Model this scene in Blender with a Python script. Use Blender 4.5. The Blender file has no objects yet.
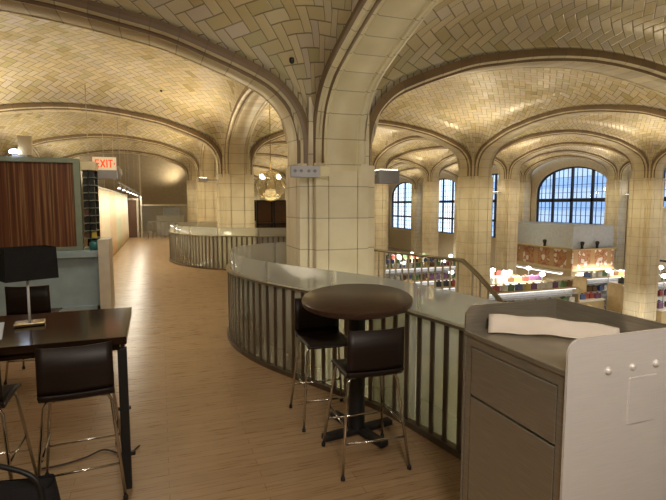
import bpy, bmesh, math, random
from mathutils import Vector, Matrix
R = math.radians
random.seed(7)
sc = bpy.context.scene
col = sc.collection

# ------------------------------------------------------------------ materials
def new_mat(name):
    m = bpy.data.materials.new(name); m.use_nodes = True
    nt = m.node_tree
    return m, nt, nt.nodes['Principled BSDF']

class NT:
    def __init__(s, nt): s.nt = nt
    def n(s, t, **kw):
        x = s.nt.nodes.new(t)
        for k, v in kw.items(): setattr(x, k, v)
        return x
    def link(s, a, b): s.nt.links.new(a, b)
    def m(s, op, a, b=None, c=None, clamp=False):
        x = s.nt.nodes.new('ShaderNodeMath'); x.operation = op; x.use_clamp = clamp
        for i, v in enumerate((a, b, c)):
            if v is None: continue
            if isinstance(v, (int, float)): x.inputs[i].default_value = v
            else: s.nt.links.new(v, x.inputs[i])
        return x.outputs[0]
    def mix(s, f, a, b):
        x = s.nt.nodes.new('ShaderNodeMix'); x.data_type = 'RGBA'
        for i, v in ((0, f), (6, a), (7, b)):
            if isinstance(v, (int, float)): x.inputs[i].default_value = v
            elif isinstance(v, tuple): x.inputs[i].default_value = (*v, 1) if len(v) == 3 else v
            else: s.nt.links.new(v, x.inputs[i])
        return x.outputs[2]
    def ramp(s, f, stops, interp='LINEAR'):
        x = s.nt.nodes.new('ShaderNodeValToRGB'); x.color_ramp.interpolation = interp
        e = x.color_ramp.elements
        while len(e) > 1: e.remove(e[-1])
        e[0].position = stops[0][0]; e[0].color = (*stops[0][1], 1)
        for p, c in stops[1:]:
            k = e.new(p); k.color = (*c, 1)
        s.nt.links.new(f, x.inputs[0])
        return x.outputs[0]

def plain(name, c, rough=.5, metal=0., var=.08, scale=6., bump=0., emit=None, es=0.):
    m, nt, b = new_mat(name); t = NT(nt)
    tc = t.n('ShaderNodeTexCoord'); no = t.n('ShaderNodeTexNoise')
    no.inputs['Scale'].default_value = scale; no.inputs['Detail'].default_value = 4
    t.link(tc.outputs['Object'], no.inputs['Vector'])
    lo = tuple(max(0, x*(1-var)) for x in c); hi = tuple(min(1, x*(1+var)) for x in c)
    t.link(t.ramp(no.outputs['Fac'], [(.3, lo), (.7, hi)]), b.inputs['Base Color'])
    b.inputs['Roughness'].default_value = rough; b.inputs['Metallic'].default_value = metal
    if bump:
        bp = t.n('ShaderNodeBump'); bp.inputs['Strength'].default_value = bump; bp.inputs['Distance'].default_value = .01
        t.link(no.outputs['Fac'], bp.inputs['Height']); t.link(bp.outputs[0], b.inputs['Normal'])
    if emit:
        b.inputs['Emission Color'].default_value = (*emit, 1); b.inputs['Emission Strength'].default_value = es
    return m

def brushed(name, c, rough=.3, metal=1., axis=(1, 1, 40), var=.15):
    m, nt, b = new_mat(name); t = NT(nt)
    tc = t.n('ShaderNodeTexCoord'); mp = t.n('ShaderNodeMapping'); no = t.n('ShaderNodeTexNoise')
    mp.inputs['Scale'].default_value = axis; no.inputs['Scale'].default_value = 8; no.inputs['Detail'].default_value = 5
    t.link(tc.outputs['Object'], mp.inputs[0]); t.link(mp.outputs[0], no.inputs['Vector'])
    lo = tuple(x*(1-var) for x in c); hi = tuple(min(1, x*(1+var)) for x in c)
    t.link(t.ramp(no.outputs['Fac'], [(.3, lo), (.7, hi)]), b.inputs['Base Color'])
    b.inputs['Metallic'].default_value = metal
    r = t.m('MULTIPLY_ADD', no.outputs['Fac'], .15, rough-.07); t.link(r, b.inputs['Roughness'])
    return m

def wood(name, c1, c2, rough=.3, sc_=(1, 12, 12), coat=0., spec=.5):
    m, nt, b = new_mat(name); t = NT(nt)
    tc = t.n('ShaderNodeTexCoord'); mp = t.n('ShaderNodeMapping'); no = t.n('ShaderNodeTexNoise')
    mp.inputs['Scale'].default_value = sc_; no.inputs['Scale'].default_value = 4; no.inputs['Detail'].default_value = 6
    no.inputs['Distortion'].default_value = .6
    t.link(tc.outputs['Object'], mp.inputs[0]); t.link(mp.outputs[0], no.inputs['Vector'])
    t.link(t.ramp(no.outputs['Fac'], [(.3, c1), (.7, c2)]), b.inputs['Base Color'])
    b.inputs['Roughness'].default_value = rough
    b.inputs['Coat Weight'].default_value = coat; b.inputs['Specular IOR Level'].default_value = spec
    return m

def emission(name, c, s):
    m, nt, b = new_mat(name)
    b.inputs['Base Color'].default_value = (*c, 1)
    b.inputs['Emission Color'].default_value = (*c, 1); b.inputs['Emission Strength'].default_value = s
    return m

def glass(name, tint=(1, 1, 1), diff=.1, gloss=.12, rough=.05):
    m = bpy.data.materials.new(name); m.use_nodes = True
    nt = m.node_tree; nt.nodes.clear(); t = NT(nt)
    tr = t.n('ShaderNodeBsdfTransparent'); tr.inputs[0].default_value = (*tint, 1)
    gl = t.n('ShaderNodeBsdfGlossy'); gl.inputs['Roughness'].default_value = rough; gl.inputs['Color'].default_value = (.9, .92, .9, 1)
    df = t.n('ShaderNodeBsdfDiffuse'); df.inputs[0].default_value = (.85, .86, .82, 1)
    lw = t.n('ShaderNodeLayerWeight'); lw.inputs[0].default_value = .25
    f = t.m('MULTIPLY_ADD', lw.outputs['Fresnel'], .35, gloss, clamp=True)
    a = t.n('ShaderNodeMixShader'); bmx = t.n('ShaderNodeMixShader'); o = t.n('ShaderNodeOutputMaterial')
    a.inputs[0].default_value = diff
    t.link(tr.outputs[0], a.inputs[1]); t.link(df.outputs[0], a.inputs[2])
    t.link(f, bmx.inputs[0]); t.link(a.outputs[0], bmx.inputs[1]); t.link(gl.outputs[0], bmx.inputs[2])
    t.link(bmx.outputs[0], o.inputs[0])
    return m

def tile_mat():
    """glazed herringbone tile, UV in metres, laid on the diagonal"""
    m, nt, b = new_mat('herringbone_tile'); t = NT(nt)
    uv = t.n('ShaderNodeUVMap'); mp = t.n('ShaderNodeMapping')
    mp.inputs['Rotation'].default_value = (0, 0, R(45)); w = .152
    mp.inputs['Scale'].default_value = (1/w, 1/w, 1)
    t.link(uv.outputs[0], mp.inputs[0])
    sp = t.n('ShaderNodeSeparateXYZ'); t.link(mp.outputs[0], sp.inputs[0])
    u, v = sp.outputs[0], sp.outputs[1]
    i, j = t.m('FLOOR', u), t.m('FLOOR', v)
    fu, fv = t.m('SUBTRACT', u, i), t.m('SUBTRACT', v, j)
    k = t.m('FLOORED_MODULO', t.m('ADD', t.m('SUBTRACT', i, j), .25), 4.0)
    def eq(x): return t.m('COMPARE', k, x+.25, .3)
    m0, m1, m2, m3 = eq(0), eq(1), eq(2), eq(3)
    hor = t.m('ADD', m0, m1)
    def lerp(f, a, bb): return t.m('ADD', t.m('MULTIPLY', f, a), t.m('MULTIPLY', t.m('SUBTRACT', 1, f), bb))
    iu, iv = t.m('SUBTRACT', 1, fu), t.m('SUBTRACT', 1, fv)
    eu, ev = t.m('MINIMUM', fu, iu), t.m('MINIMUM', fv, iv)
    dh = t.m('MINIMUM', ev, lerp(m0, fu, iu))
    dv = t.m('MINIMUM', eu, lerp(m3, fv, iv))
    d = lerp(hor, dh, dv)
    ti = t.m('SUBTRACT', i, m1); tj = t.m('SUBTRACT', j, m2)
    cx = t.n('ShaderNodeCombineXYZ'); t.link(ti, cx.inputs[0]); t.link(tj, cx.inputs[1])
    t.link(t.m('MULTIPLY', hor, 7.3), cx.inputs[2])
    wn = t.n('ShaderNodeTexWhiteNoise'); t.link(cx.outputs[0], wn.inputs['Vector'])
    rnd = wn.outputs['Value']
    tilec = t.ramp(rnd, [(0, (.54, .46, .25)), (.22, (.64, .55, .34)), (.45, (.72, .63, .42)), (.65, (.62, .56, .42)), (.82, (.68, .60, .50)), (1, (.52, .48, .26))])
    tc = t.n('ShaderNodeTexCoord'); no = t.n('ShaderNodeTexNoise'); no.inputs['Scale'].default_value = .5; no.inputs['Detail'].default_value = 4
    t.link(tc.outputs['Object'], no.inputs['Vector'])
    st = t.ramp(no.outputs['Fac'], [(.35, (.80, .74, .66)), (.65, (1, 1, 1))])
    mul = t.n('ShaderNodeMix', data_type='RGBA', blend_type='MULTIPLY'); mul.inputs[0].default_value = .6
    t.link(tilec, mul.inputs[6]); t.link(st, mul.inputs[7])
    g = t.m('LESS_THAN', d, .047)
    t.link(t.mix(t.m('MULTIPLY', g, .85), mul.outputs[2], (.19, .15, .09)), b.inputs['Base Color'])
    t.link(t.m('MULTIPLY_ADD', rnd, .12, .27), b.inputs['Roughness'])
    # every tile sits at a slightly different tilt
    sv = t.n('ShaderNodeSeparateXYZ'); t.link(wn.outputs['Color'], sv.inputs[0])
    hu = t.m('MULTIPLY', t.m('SUBTRACT', sv.outputs[0], .5), t.m('SUBTRACT', u, ti))
    hv = t.m('MULTIPLY', t.m('SUBTRACT', sv.outputs[1], .5), t.m('SUBTRACT', v, tj))
    edge = t.m('MULTIPLY', t.m('MINIMUM', d, .1), 4.0)
    h = t.m('ADD', t.m('MULTIPLY', t.m('ADD', hu, hv), .45), edge)
    bp = t.n('ShaderNodeBump'); bp.inputs['Strength'].default_value = .45; bp.inputs['Distance'].default_value = .02
    t.link(h, bp.inputs['Height']); t.link(bp.outputs[0], b.inputs['Normal'])
    return m

def block_mat(name, base, step, line=.02, use_uv=True, dark=(.20, .15, .09), var=.1):
    """glazed terracotta with joints every `step` metres along the run"""
    m, nt, b = new_mat(name); t = NT(nt)
    if use_uv:
        uv = t.n('ShaderNodeUVMap'); sp = t.n('ShaderNodeSeparateXYZ'); t.link(uv.outputs[0], sp.inputs[0]); s = sp.outputs[0]
    else:
        tc0 = t.n('ShaderNodeTexCoord'); sp = t.n('ShaderNodeSeparateXYZ'); t.link(tc0.outputs['Object'], sp.inputs[0]); s = sp.outputs[2]
    q = t.m('DIVIDE', s, step); f = t.m('FRACT', q); fl = t.m('FLOOR', q)
    dd = t.m('MINIMUM', f, t.m('SUBTRACT', 1, f))
    g = t.m('LESS_THAN', dd, line)
    wn = t.n('ShaderNodeTexWhiteNoise', noise_dimensions='1D'); t.link(fl, wn.inputs['W'])
    c = t.ramp(wn.outputs['Value'], [(0, tuple(x*(1-var) for x in base)), (1, tuple(min(1, x*(1+var)) for x in base))])
    tc = t.n('ShaderNodeTexCoord'); no = t.n('ShaderNodeTexNoise'); no.inputs['Scale'].default_value = 2.5; no.inputs['Detail'].default_value = 6
    t.link(tc.outputs['Object'], no.inputs['Vector'])
    st = t.ramp(no.outputs['Fac'], [(.3, (.82, .78, .72)), (.6, (1, 1, 1))])
    mul = t.n('ShaderNodeMix', data_type='RGBA', blend_type='MULTIPLY'); mul.inputs[0].default_value = .7
    t.link(c, mul.inputs[6]); t.link(st, mul.inputs[7])
    t.link(t.mix(t.m('MULTIPLY', g, .6), mul.outputs[2], dark), b.inputs['Base Color'])
    b.inputs['Roughness'].default_value = .45
    bp = t.n('ShaderNodeBump'); bp.inputs['Strength'].default_value = .4; bp.inputs['Distance'].default_value = .01
    t.link(t.m('MINIMUM', dd, .06), bp.inputs['Height']); t.link(bp.outputs[0], b.inputs['Normal'])
    return m

def floor_mat():
    m, nt, b = new_mat('oak_strip_floor'); t = NT(nt)
    tc = t.n('ShaderNodeTexCoord'); br = t.n('ShaderNodeTexBrick')
    br.inputs['Scale'].default_value = 1; br.inputs['Brick Width'].default_value = 1.1; br.inputs['Row Height'].default_value = .075
    br.inputs['Mortar Size'].default_value = .0025; br.inputs['Mortar Smooth'].default_value = .2
    br.inputs['Color1'].default_value = (.37, .238, .125, 1); br.inputs['Color2'].default_value = (.44, .295, .16, 1); br.inputs['Mortar'].default_value = (.21, .125, .06, 1)
    t.link(tc.outputs['Object'], br.inputs['Vector'])
    mp = t.n('ShaderNodeMapping'); mp.inputs['Scale'].default_value = (2, 25, 1); t.link(tc.outputs['Object'], mp.inputs[0])
    no = t.n('ShaderNodeTexNoise'); no.inputs['Scale'].default_value = 2; no.inputs['Detail'].default_value = 6; t.link(mp.outputs[0], no.inputs['Vector'])
    mul = t.n('ShaderNodeMix', data_type='RGBA', blend_type='MULTIPLY'); mul.inputs[0].default_value = .8
    t.link(br.outputs['Color'], mul.inputs[6]); t.link(t.ramp(no.outputs['Fac'], [(.3, (.78, .74, .7)), (.7, (1, 1, 1))]), mul.inputs[7])
    t.link(mul.outputs[2], b.inputs['Base Color'])
    t.link(t.m('MULTIPLY_ADD', no.outputs['Fac'], .14, .22), b.inputs['Roughness'])
    bp = t.n('ShaderNodeBump'); bp.inputs['Strength'].default_value = .15; bp.inputs['Distance'].default_value = .004
    t.link(br.outputs['Fac'], bp.inputs['Height']); bp.invert = True; t.link(bp.outputs[0], b.inputs['Normal'])
    return m

def stripe_mat():
    m, nt, b = new_mat('striped_wood_panel'); t = NT(nt)
    tc = t.n('ShaderNodeTexCoord'); mp = t.n('ShaderNodeMapping'); mp.inputs['Scale'].default_value = (14, 1, .25)
    t.link(tc.outputs['Object'], mp.inputs[0])
    no = t.n('ShaderNodeTexNoise'); no.inputs['Scale'].default_value = 1.6; no.inputs['Detail'].default_value = 5; t.link(mp.outputs[0], no.inputs['Vector'])
    c = t.ramp(no.outputs['Fac'], [(.25, (.03, .012, .006)), (.40, (.10, .035, .016)), (.52, (.17, .062, .026)), (.60, (.27, .16, .07)), (.64, (.09, .035, .017)), (.74, (.14, .055, .025)), (.8, (.22, .14, .07))])
    t.link(c, b.inputs['Base Color']); b.inputs['Roughness'].default_value = .35
    return m

def frieze_mat():
    m, nt, b = new_mat('floral_frieze'); t = NT(nt)
    tc = t.n('ShaderNodeTexCoord'); sp = t.n('ShaderNodeSeparateXYZ'); t.link(tc.outputs['Object'], sp.inputs[0])
    along = t.m('DIVIDE', t.m('ADD', t.m('ADD', sp.outputs[0], sp.outputs[1]), 50), 1.25)
    f = t.m('FRACT', along); fl = t.m('FLOOR', along)
    vo = t.n('ShaderNodeTexVoronoi'); vo.inputs['Scale'].default_value = 2.6; t.link(tc.outputs['Object'], vo.inputs['Vector'])
    no = t.n('ShaderNodeTexNoise'); no.inputs['Scale'].default_value = 5; no.inputs['Detail'].default_value = 3; t.link(tc.outputs['Object'], no.inputs['Vector'])
    d = t.m('ADD', vo.outputs['Distance'], t.m('MULTIPLY', t.m('SUBTRACT', no.outputs['Fac'], .5), .9))
    flower = t.ramp(d, [(.22, (.82, .76, .70)), (.38, (.76, .66, .58)), (.44, (.30, .10, .07)), (.54, (.46, .22, .11)), (.68, (.52, .30, .15)), (.82, (.36, .16, .08))])
    sep = t.m('LESS_THAN', f, .26)
    c = t.mix(sep, flower, (.50, .33, .17))
    t.link(c, b.inputs['Base Color']); b.inputs['Roughness'].default_value = .5
    return m

MT = dict(
    tile=tile_mat(),
    rib=block_mat('arch_terracotta', (.72, .64, .43), .30),
    roll=block_mat('brown_roll_moulding', (.23, .155, .08), .30, dark=(.15, .1, .06)),
    pier=block_mat('pier_terracotta', (.76, .68, .50), .385, line=.015, use_uv=False, var=.045),
    floor=floor_mat(), stripes=stripe_mat(), frieze=frieze_mat(),
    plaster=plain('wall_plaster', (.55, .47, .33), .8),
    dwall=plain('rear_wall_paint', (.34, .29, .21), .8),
    lowfloor=plain('market_floor', (.24, .20, .16), .4),
    slab=plain('slab_edge_paint', (.55, .52, .45), .7),
    darkwood=wood('dark_walnut', (.012, .006, .004), (.026, .013, .007), .12, spec=.16),
    roundwood=wood('walnut_round_top', (.035, .017, .010), (.070, .036, .022), .3, spec=.35),
    shell=wood('espresso_plywood', (.012, .007, .005), (.022, .012, .009), .45, spec=.35),
    black=plain('black_metal', (.012, .011, .011), .45),
    blackfab=plain('black_fabric', (.012, .011, .013), .8, bump=.3, scale=90),
    shade=plain('black_shade_cloth', (.03, .028, .027), .85, bump=.2, scale=120),
    chrome=plain('chrome', (.62, .60, .57), .14, 1., var=.02),
    brass=plain('brushed_brass', (.48, .38, .2), .25, 1.),
    steel=brushed('brushed_steel', (.37, .335, .265), .36, metal=.65),
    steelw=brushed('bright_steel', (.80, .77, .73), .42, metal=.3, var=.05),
    bolt=plain('bolt_steel', (.85, .83, .8), .25, .6),
    picket=plain('picket_metal', (.17, .14, .11), .38, .8),
    rail=plain('rail_metal', (.34, .31, .23), .36, .8),
    glassrail=glass('balustrade_glass', (.98, 1, .97), .30, .02, .12),
    guardbar=plain('pale_bar_metal', (.50, .45, .33), .4, .5), pane=glass('window_glass', (.92, .96, 1), .04, .03),
    mull2=plain('dim_lens', (.24, .23, .27), .3), mull=plain('window_iron', (.012, .018, .04), .5),
    bluegrey=plain('blue_grey_paint', (.34, .45, .50), .5),
    greyframe=plain('sage_grey_paint', (.22, .26, .20), .5),
    postp=plain('pale_post_paint', (.62, .58, .48), .5),
    white=plain('white_paint', (.80, .79, .75), .5),
    greyp=plain('grey_paint', (.36, .36, .38), .5),
    gallery=plain('gallery_daylit_grey', (.60, .68, .82), .7),  # light grey parapet with blue daylight put into its colour
    signp=plain('sign_face', (.85, .72, .50), .5, emit=(1, .72, .42), es=.35),
    signred=plain('sign_red', (.75, .08, .02), .5, emit=(1, .12, .02), es=.6),
    paper=wood('crumpled_paper', (.66, .58, .47), (.74, .66, .55), .7, sc_=(2, 2, 2)),
    leaflet=plain('leaflet_reflection', (.55, .70, .92), .35, scale=14),  # bluish window reflection put into the colour of the sheet
    cable=plain('brown_cable', (.06, .035, .025), .5),
    teal=plain('teal_glaze', (.03, .16, .17), .3),
    yellow=plain('yellow_label', (.62, .46, .06), .5), blk=plain('black_jar', (.015, .014, .012), .3),
    cream=plain('cream_card', (.7, .62, .4), .5), brown=plain('brown_door', (.12, .055, .025), .45),
    beige=plain('beige_laminate', (.52, .46, .35), .4), tan=plain('tan_wood_counter', (.52, .40, .22), .45),
    lamp=emission('lamp_lens', (1, .95, .85), 9), bulb=emission('warm_bulb', (1, .85, .55), 9), tube=emission('cool_tube', (.95, .97, 1), 2.6),
    amber=glass('amber_glass', (.97, .88, .66), .06, .1),
    stone=plain('facade_stone', (.62, .66, .72), .8), stoneglass=plain('facade_glass', (.34, .46, .64), .3),
    stair=plain('pale_stair_plaster', (.74, .72, .52), .7),
)

# ------------------------------------------------------------------ mesh helper
class MB:
    def __init__(s): s.bm = bmesh.new()
    def box(s, c, size, rot=None, bevel=0., seg=2):
        m = Matrix.Translation(Vector(c))
        if rot is not None: m = m @ (rot if isinstance(rot, Matrix) else Matrix.Rotation(rot, 4, 'Z'))
        m = m @ Matrix.Diagonal((*size, 1))
        t = bmesh.new(); bmesh.ops.create_cube(t, size=1, matrix=m)
        if bevel: bmesh.ops.bevel(t, geom=t.edges[:], offset=bevel, segments=seg, affect='EDGES', profile=.5)
        s._add(t); return s
    def _add(s, t):
        me = bpy.data.meshes.new('tmp'); t.to_mesh(me); t.free(); s.bm.from_mesh(me); bpy.data.meshes.remove(me)
    def b2(s, lo, hi, bevel=0.):
        return s.box([(a+b)/2 for a, b in zip(lo, hi)], [b-a for a, b in zip(lo, hi)], bevel=bevel)
    def tube(s, pts, r, n=10, cap=True, closed=False):
        pts = [Vector(p) for p in pts]; t = bmesh.new(); rings = []
        N = len(pts); up = None
        for k, p in enumerate(pts):
            a = pts[(k-1) % N] if (k or closed) else pts[0]; b = pts[(k+1) % N] if (k < N-1 or closed) else pts[-1]
            d = (b-a).normalized()
            if up is None:
                up = Vector((0, 0, 1)) if abs(d.z) < .9 else Vector((1, 0, 0))
            x = d.cross(up)
            if x.length < 1e-4: x = d.cross(Vector((0, 1, 0)))
            x.normalize(); y = x.cross(d).normalized(); up = y
            rr = r[k] if isinstance(r, (list, tuple)) else r
            rings.append([t.verts.new(p+x*rr*math.cos(2*math.pi*q/n)+y*rr*math.sin(2*math.pi*q/n)) for q in range(n)])
        for k in range(N if closed else N-1):
            A, B = rings[k], rings[(k+1) % N]
            for q in range(n): t.faces.new((A[q], A[(q+1) % n], B[(q+1) % n], B[q]))
        if cap and not closed: t.faces.new(rings[0][::-1]); t.faces.new(rings[-1])
        bmesh.ops.recalc_face_normals(t, faces=t.faces[:])
        for f in t.faces: f.smooth = len(f.verts) == 4
        s._add(t); return s
    def lathe(s, prof, c=(0, 0, 0), n=40, mat=None):
        t = bmesh.new(); rings = []
        for r, z in prof:
            if r < 1e-5: rings.append([t.verts.new((0, 0, z))])
            else: rings.append([t.verts.new((r*math.cos(2*math.pi*q/n), r*math.sin(2*math.pi*q/n), z)) for q in range(n)])
        for A, B in zip(rings, rings[1:]):
            for q in range(n):
                if len(A) == 1 and len(B) == 1: continue
                if len(A) == 1: t.faces.new((A[0], B[q], B[(q+1) % n]))
                elif len(B) == 1: t.faces.new((A[q], A[(q+1) % n], B[0]))
                else: t.faces.new((A[q], A[(q+1) % n], B[(q+1) % n], B[q]))
        bmesh.ops.recalc_face_normals(t, faces=t.faces[:])
        t.transform(Matrix.Translation(Vector(c)) @ (mat or Matrix()))
        s._add(t); return s
    def prism(s, poly, z0, z1, mat=None, bevel=0.):
        t = bmesh.new(); vs = [t.verts.new((x, y, z0)) for x, y in poly]
        f = t.faces.new(vs)
        r = bmesh.ops.extrude_face_region(t, geom=[f])
        bmesh.ops.translate(t, verts=[v for v in r['geom'] if isinstance(v, bmesh.types.BMVert)], vec=(0, 0, z1-z0))
        bmesh.ops.recalc_face_normals(t, faces=t.faces[:])
        if bevel: bmesh.ops.bevel(t, geom=t.edges[:], offset=bevel, segments=2, affect='EDGES', profile=.5)
        bmesh.ops.triangulate(t, faces=[f for f in t.faces if len(f.verts) > 4])
        if mat is not None: t.transform(mat)
        s._add(t); return s
    def grid(s, rows, thick=0., smooth=True):
        t = bmesh.new(); vv = [[t.verts.new(p) for p in r] for r in rows]
        for a, b in zip(vv, vv[1:]):
            for q in range(len(a)-1): t.faces.new((a[q], a[q+1], b[q+1], b[q]))
        if thick:
            bmesh.ops.recalc_face_normals(t, faces=t.faces[:])
            bmesh.ops.solidify(t, geom=t.faces[:], thickness=thick)
        for f in t.faces: f.smooth = smooth
        s._add(t); return s
    def build(s, name, mat, parent=None, loc=None, smooth_angle=None):
        me = bpy.data.meshes.new(name); s.bm.to_mesh(me); s.bm.free()
        o = bpy.data.objects.new(name, me); col.objects.link(o)
        me.materials.append(MT[mat] if isinstance(mat, str) else mat)
        if smooth_angle:
            for p in me.polygons: p.use_smooth = True
            try: me.set_sharp_from_angle(angle=R(smooth_angle))
            except Exception: pass
        if parent: o.parent = parent
        if loc is not None: o.location = loc
        return o

def tag(o, label=None, cat=None, group=None, kind=None):
    if label: o['label'] = label
    if cat: o['category'] = cat
    if group: o['group'] = group
    if kind: o['kind'] = kind
    return o
def empty(name, loc=(0, 0, 0), rz=0., label=None, cat=None, group=None):
    o = bpy.data.objects.new(name, None); col.objects.link(o); o.location = loc; o.rotation_euler = (0, 0, rz); o.empty_display_size = .1
    return tag(o, label, cat, group)
KIDS = {}
def copy_tree(o, parent=None):
    c = o.copy(); col.objects.link(c)
    if parent: c.parent = parent
    for ch in [x for x in bpy.data.objects if x.parent == o]: copy_tree(ch, c)
    return c
def struct(o): o['kind'] = 'structure'; return o

def catmull(P, per=8):
    P = [Vector(p) for p in P]; out = []
    for k in range(len(P)-1):
        a = P[k-1] if k else P[0]*2-P[1]; b, c = P[k], P[k+1]; d = P[k+2] if k+2 < len(P) else P[-1]*2-P[-2]
        for q in range(per):
            t = q/per
            out.append(.5*((2*b)+(c-a)*t+(2*a-5*b+4*c-d)*t*t+(3*b-a-3*c+d)*t**3))
    out.append(P[-1]); return out
def resample(P, step):
    out = [P[0].copy()]; acc = 0
    for a, b in zip(P, P[1:]):
        L = (b-a).length; pos = step-acc
        while pos <= L:
            out.append(a.lerp(b, pos/L)); pos += step
        acc = L-(pos-step)
    return out
def offset2(P, d):
    out = []
    for k, p in enumerate(P):
        t = (P[min(k+1, len(P)-1)]-P[max(k-1, 0)]).normalized()
        out.append(Vector((p.x+t.y*d, p.y-t.x*d, 0)))
    return out

# ------------------------------------------------------------------ camera
E_, F_, YH, VX = 1.70, 480., 205., 160.
pitch = math.atan((250-YH)/F_); yaw = math.atan((333-VX)*math.cos(pitch)/F_)
cam = bpy.data.cameras.new('camera'); co = bpy.data.objects.new('camera', cam); col.objects.link(co)
cam.sensor_width = 36; cam.lens = F_/666*36; cam.clip_start = .05; cam.clip_end = 300
co.location = (0, 0, E_); co.rotation_euler = (math.pi/2-pitch, 0, -yaw)
sc.camera = co

# ------------------------------------------------------------------ vaulted hall
X0, Y0, S = 2.1, 6.0, 8.4
I0, I1, J0, J1 = -1, 3, -1, 6
ZS = 2.2                                                   # springing above the gallery floor
def lift(x, y): return .045*(min(max(y, -3), 28)-6)+.012*(x-2)
PROF = [(0, 0), (.0, .24), (.022, .42), (.08, .59), (.19, .75), (.38, .91), (.68, 1.05), (1.05, 1.19), (1.5, 1.34), (2.0, 1.44), (2.6, 1.54), (3.2, 1.60), (3.7, 1.62)]
def prof_curve():
    p = catmull([(a, b, 0) for a, b in PROF], 4)
    return [(max(0, q.x), q.y) for q in p]
PC = prof_curve()
def b_of(d):
    d = abs(d)
    for (a, za), (b, zb) in zip(PC, PC[1:]):
        if d <= b and b > a: return za+(zb-za)*(d-a)/(b-a)
    return PC[-1][1]
RW = .34                                                   # half width of an arch rib
HS = S/2
def f_of(t):                                               # rise of the vault shell from the side of a rib
    t = min(t, S-t)
    k = max(0, (t-RW)/(HS-RW))
    return b_of(k*3.7)*(1.0)+.045*min(1, k*20)
piers = {}
ARM = [(.50, -.34), (.50, -.205), (.475, -.20), (.475, -.18), (.50, -.175), (.50, .175), (.475, .18), (.475, .20), (.50, .205), (.50, .34)]
def pier_plan():
    out = []
    for k in range(4):
        c, s = math.cos(k*math.pi/2), math.sin(k*math.pi/2)
        pts = ARM+[(.395, .34), (.395, .395), (.34, .395)]
        # arm then the notched corner
        for x, y in pts: out.append((x*c-y*s, x*s+y*c))
    return out
PLAN = pier_plan()
ZL = -3.7                                                  # market floor
for i in range(I0, I1+1):
    for j in range(J0, J1+1):
        x, y = X0+S*i, Y0+S*j
        top = ZS+lift(x, y)
        o = MB().prism([(a*.996, b*.996) for a, b in PLAN], ZL, top).build('column', 'pier', loc=(x, y, 0)); struct(o); piers[i, j] = o
        # plain core that carries the rib roots
        c = MB().b2((-.394, -.394, top), (.394, .394, top+.78)).build('column_core', 'pier', loc=(x, y, 0)); struct(c)

def rib(p, axis):
    """arch rib from pier at p, running +axis for one bay"""
    bm = bmesh.new(); uvl = bm.loops.layers.uv.new('UVMap')
    pts = [(0, -.07)]+[(d, z) for d, z in PC]; full = pts+[(2*3.7-d, z) for d, z in pts[::-1][1:]]
    sec = [(-RW, .155), (-RW, .10), (-RW+.012, .055), (-RW+.05, .03), (-RW+.085, .04), (-RW+.10, 0), (-.21, 0), (-.195, .018), (-.185, .018), (-.17, 0), (.17, 0), (.185, .018), (.195, .018), (.21, 0), (RW-.10, 0), (RW-.085, .04), (RW-.05, .03), (RW-.012, .055), (RW, .10), (RW, .155)]
    rows = []; L = 0; prev = None; Ls = []
    n = len(full)
    for k, (d, z) in enumerate(full):
        a = full[max(k-1, 0)]; b = full[min(k+1, n-1)]
        t = Vector((b[0]-a[0], b[1]-a[1])).normalized(); nrm = Vector((-t.y, t.x))
        if prev: L += math.hypot(d-prev[0], z-prev[1])
        prev = (d, z); Ls.append(L); row = []
        for w, h in sec:
            hh = min(h, .40)
            a_ = .5+d+nrm.x*hh; zz = z+nrm.y*hh
            a_ = min(max(a_, .02), S-.02)
            x, y = (p[0]+a_, p[1]+w) if axis == 0 else (p[0]+w, p[1]+a_)
            row.append(bm.verts.new((x, y, ZS+zz+lift(x, y))))
        rows.append(row)
    for k in range(n-1):
        for q in range(len(sec)-1):
            f = bm.faces.new((rows[k][q], rows[k][q+1], rows[k+1][q+1], rows[k+1][q]))
            f.smooth = 6 < q < 12
            f.material_index = 1 if q in (0, 1, 4, len(sec)-6, len(sec)-3, len(sec)-2) else 0
            for lp, (kk, qq) in zip(f.loops, ((k, q), (k, q+1), (k+1, q+1), (k+1, q))):
                lp[uvl].uv = (Ls[kk], sec[qq][0])
    bmesh.ops.recalc_face_normals(bm, faces=bm.faces[:])
    me = bpy.data.meshes.new('arch_rib'); bm.to_mesh(me); bm.free()
    o = bpy.data.objects.new('arch_rib', me); col.objects.link(o); me.materials.append(MT['rib']); me.materials.append(MT['roll']); struct(o)
for (i, j) in piers:
    p = (X0+S*i, Y0+S*j)
    if i < I1: rib(p, 0)
    if j < J1: rib(p, 1)

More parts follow.
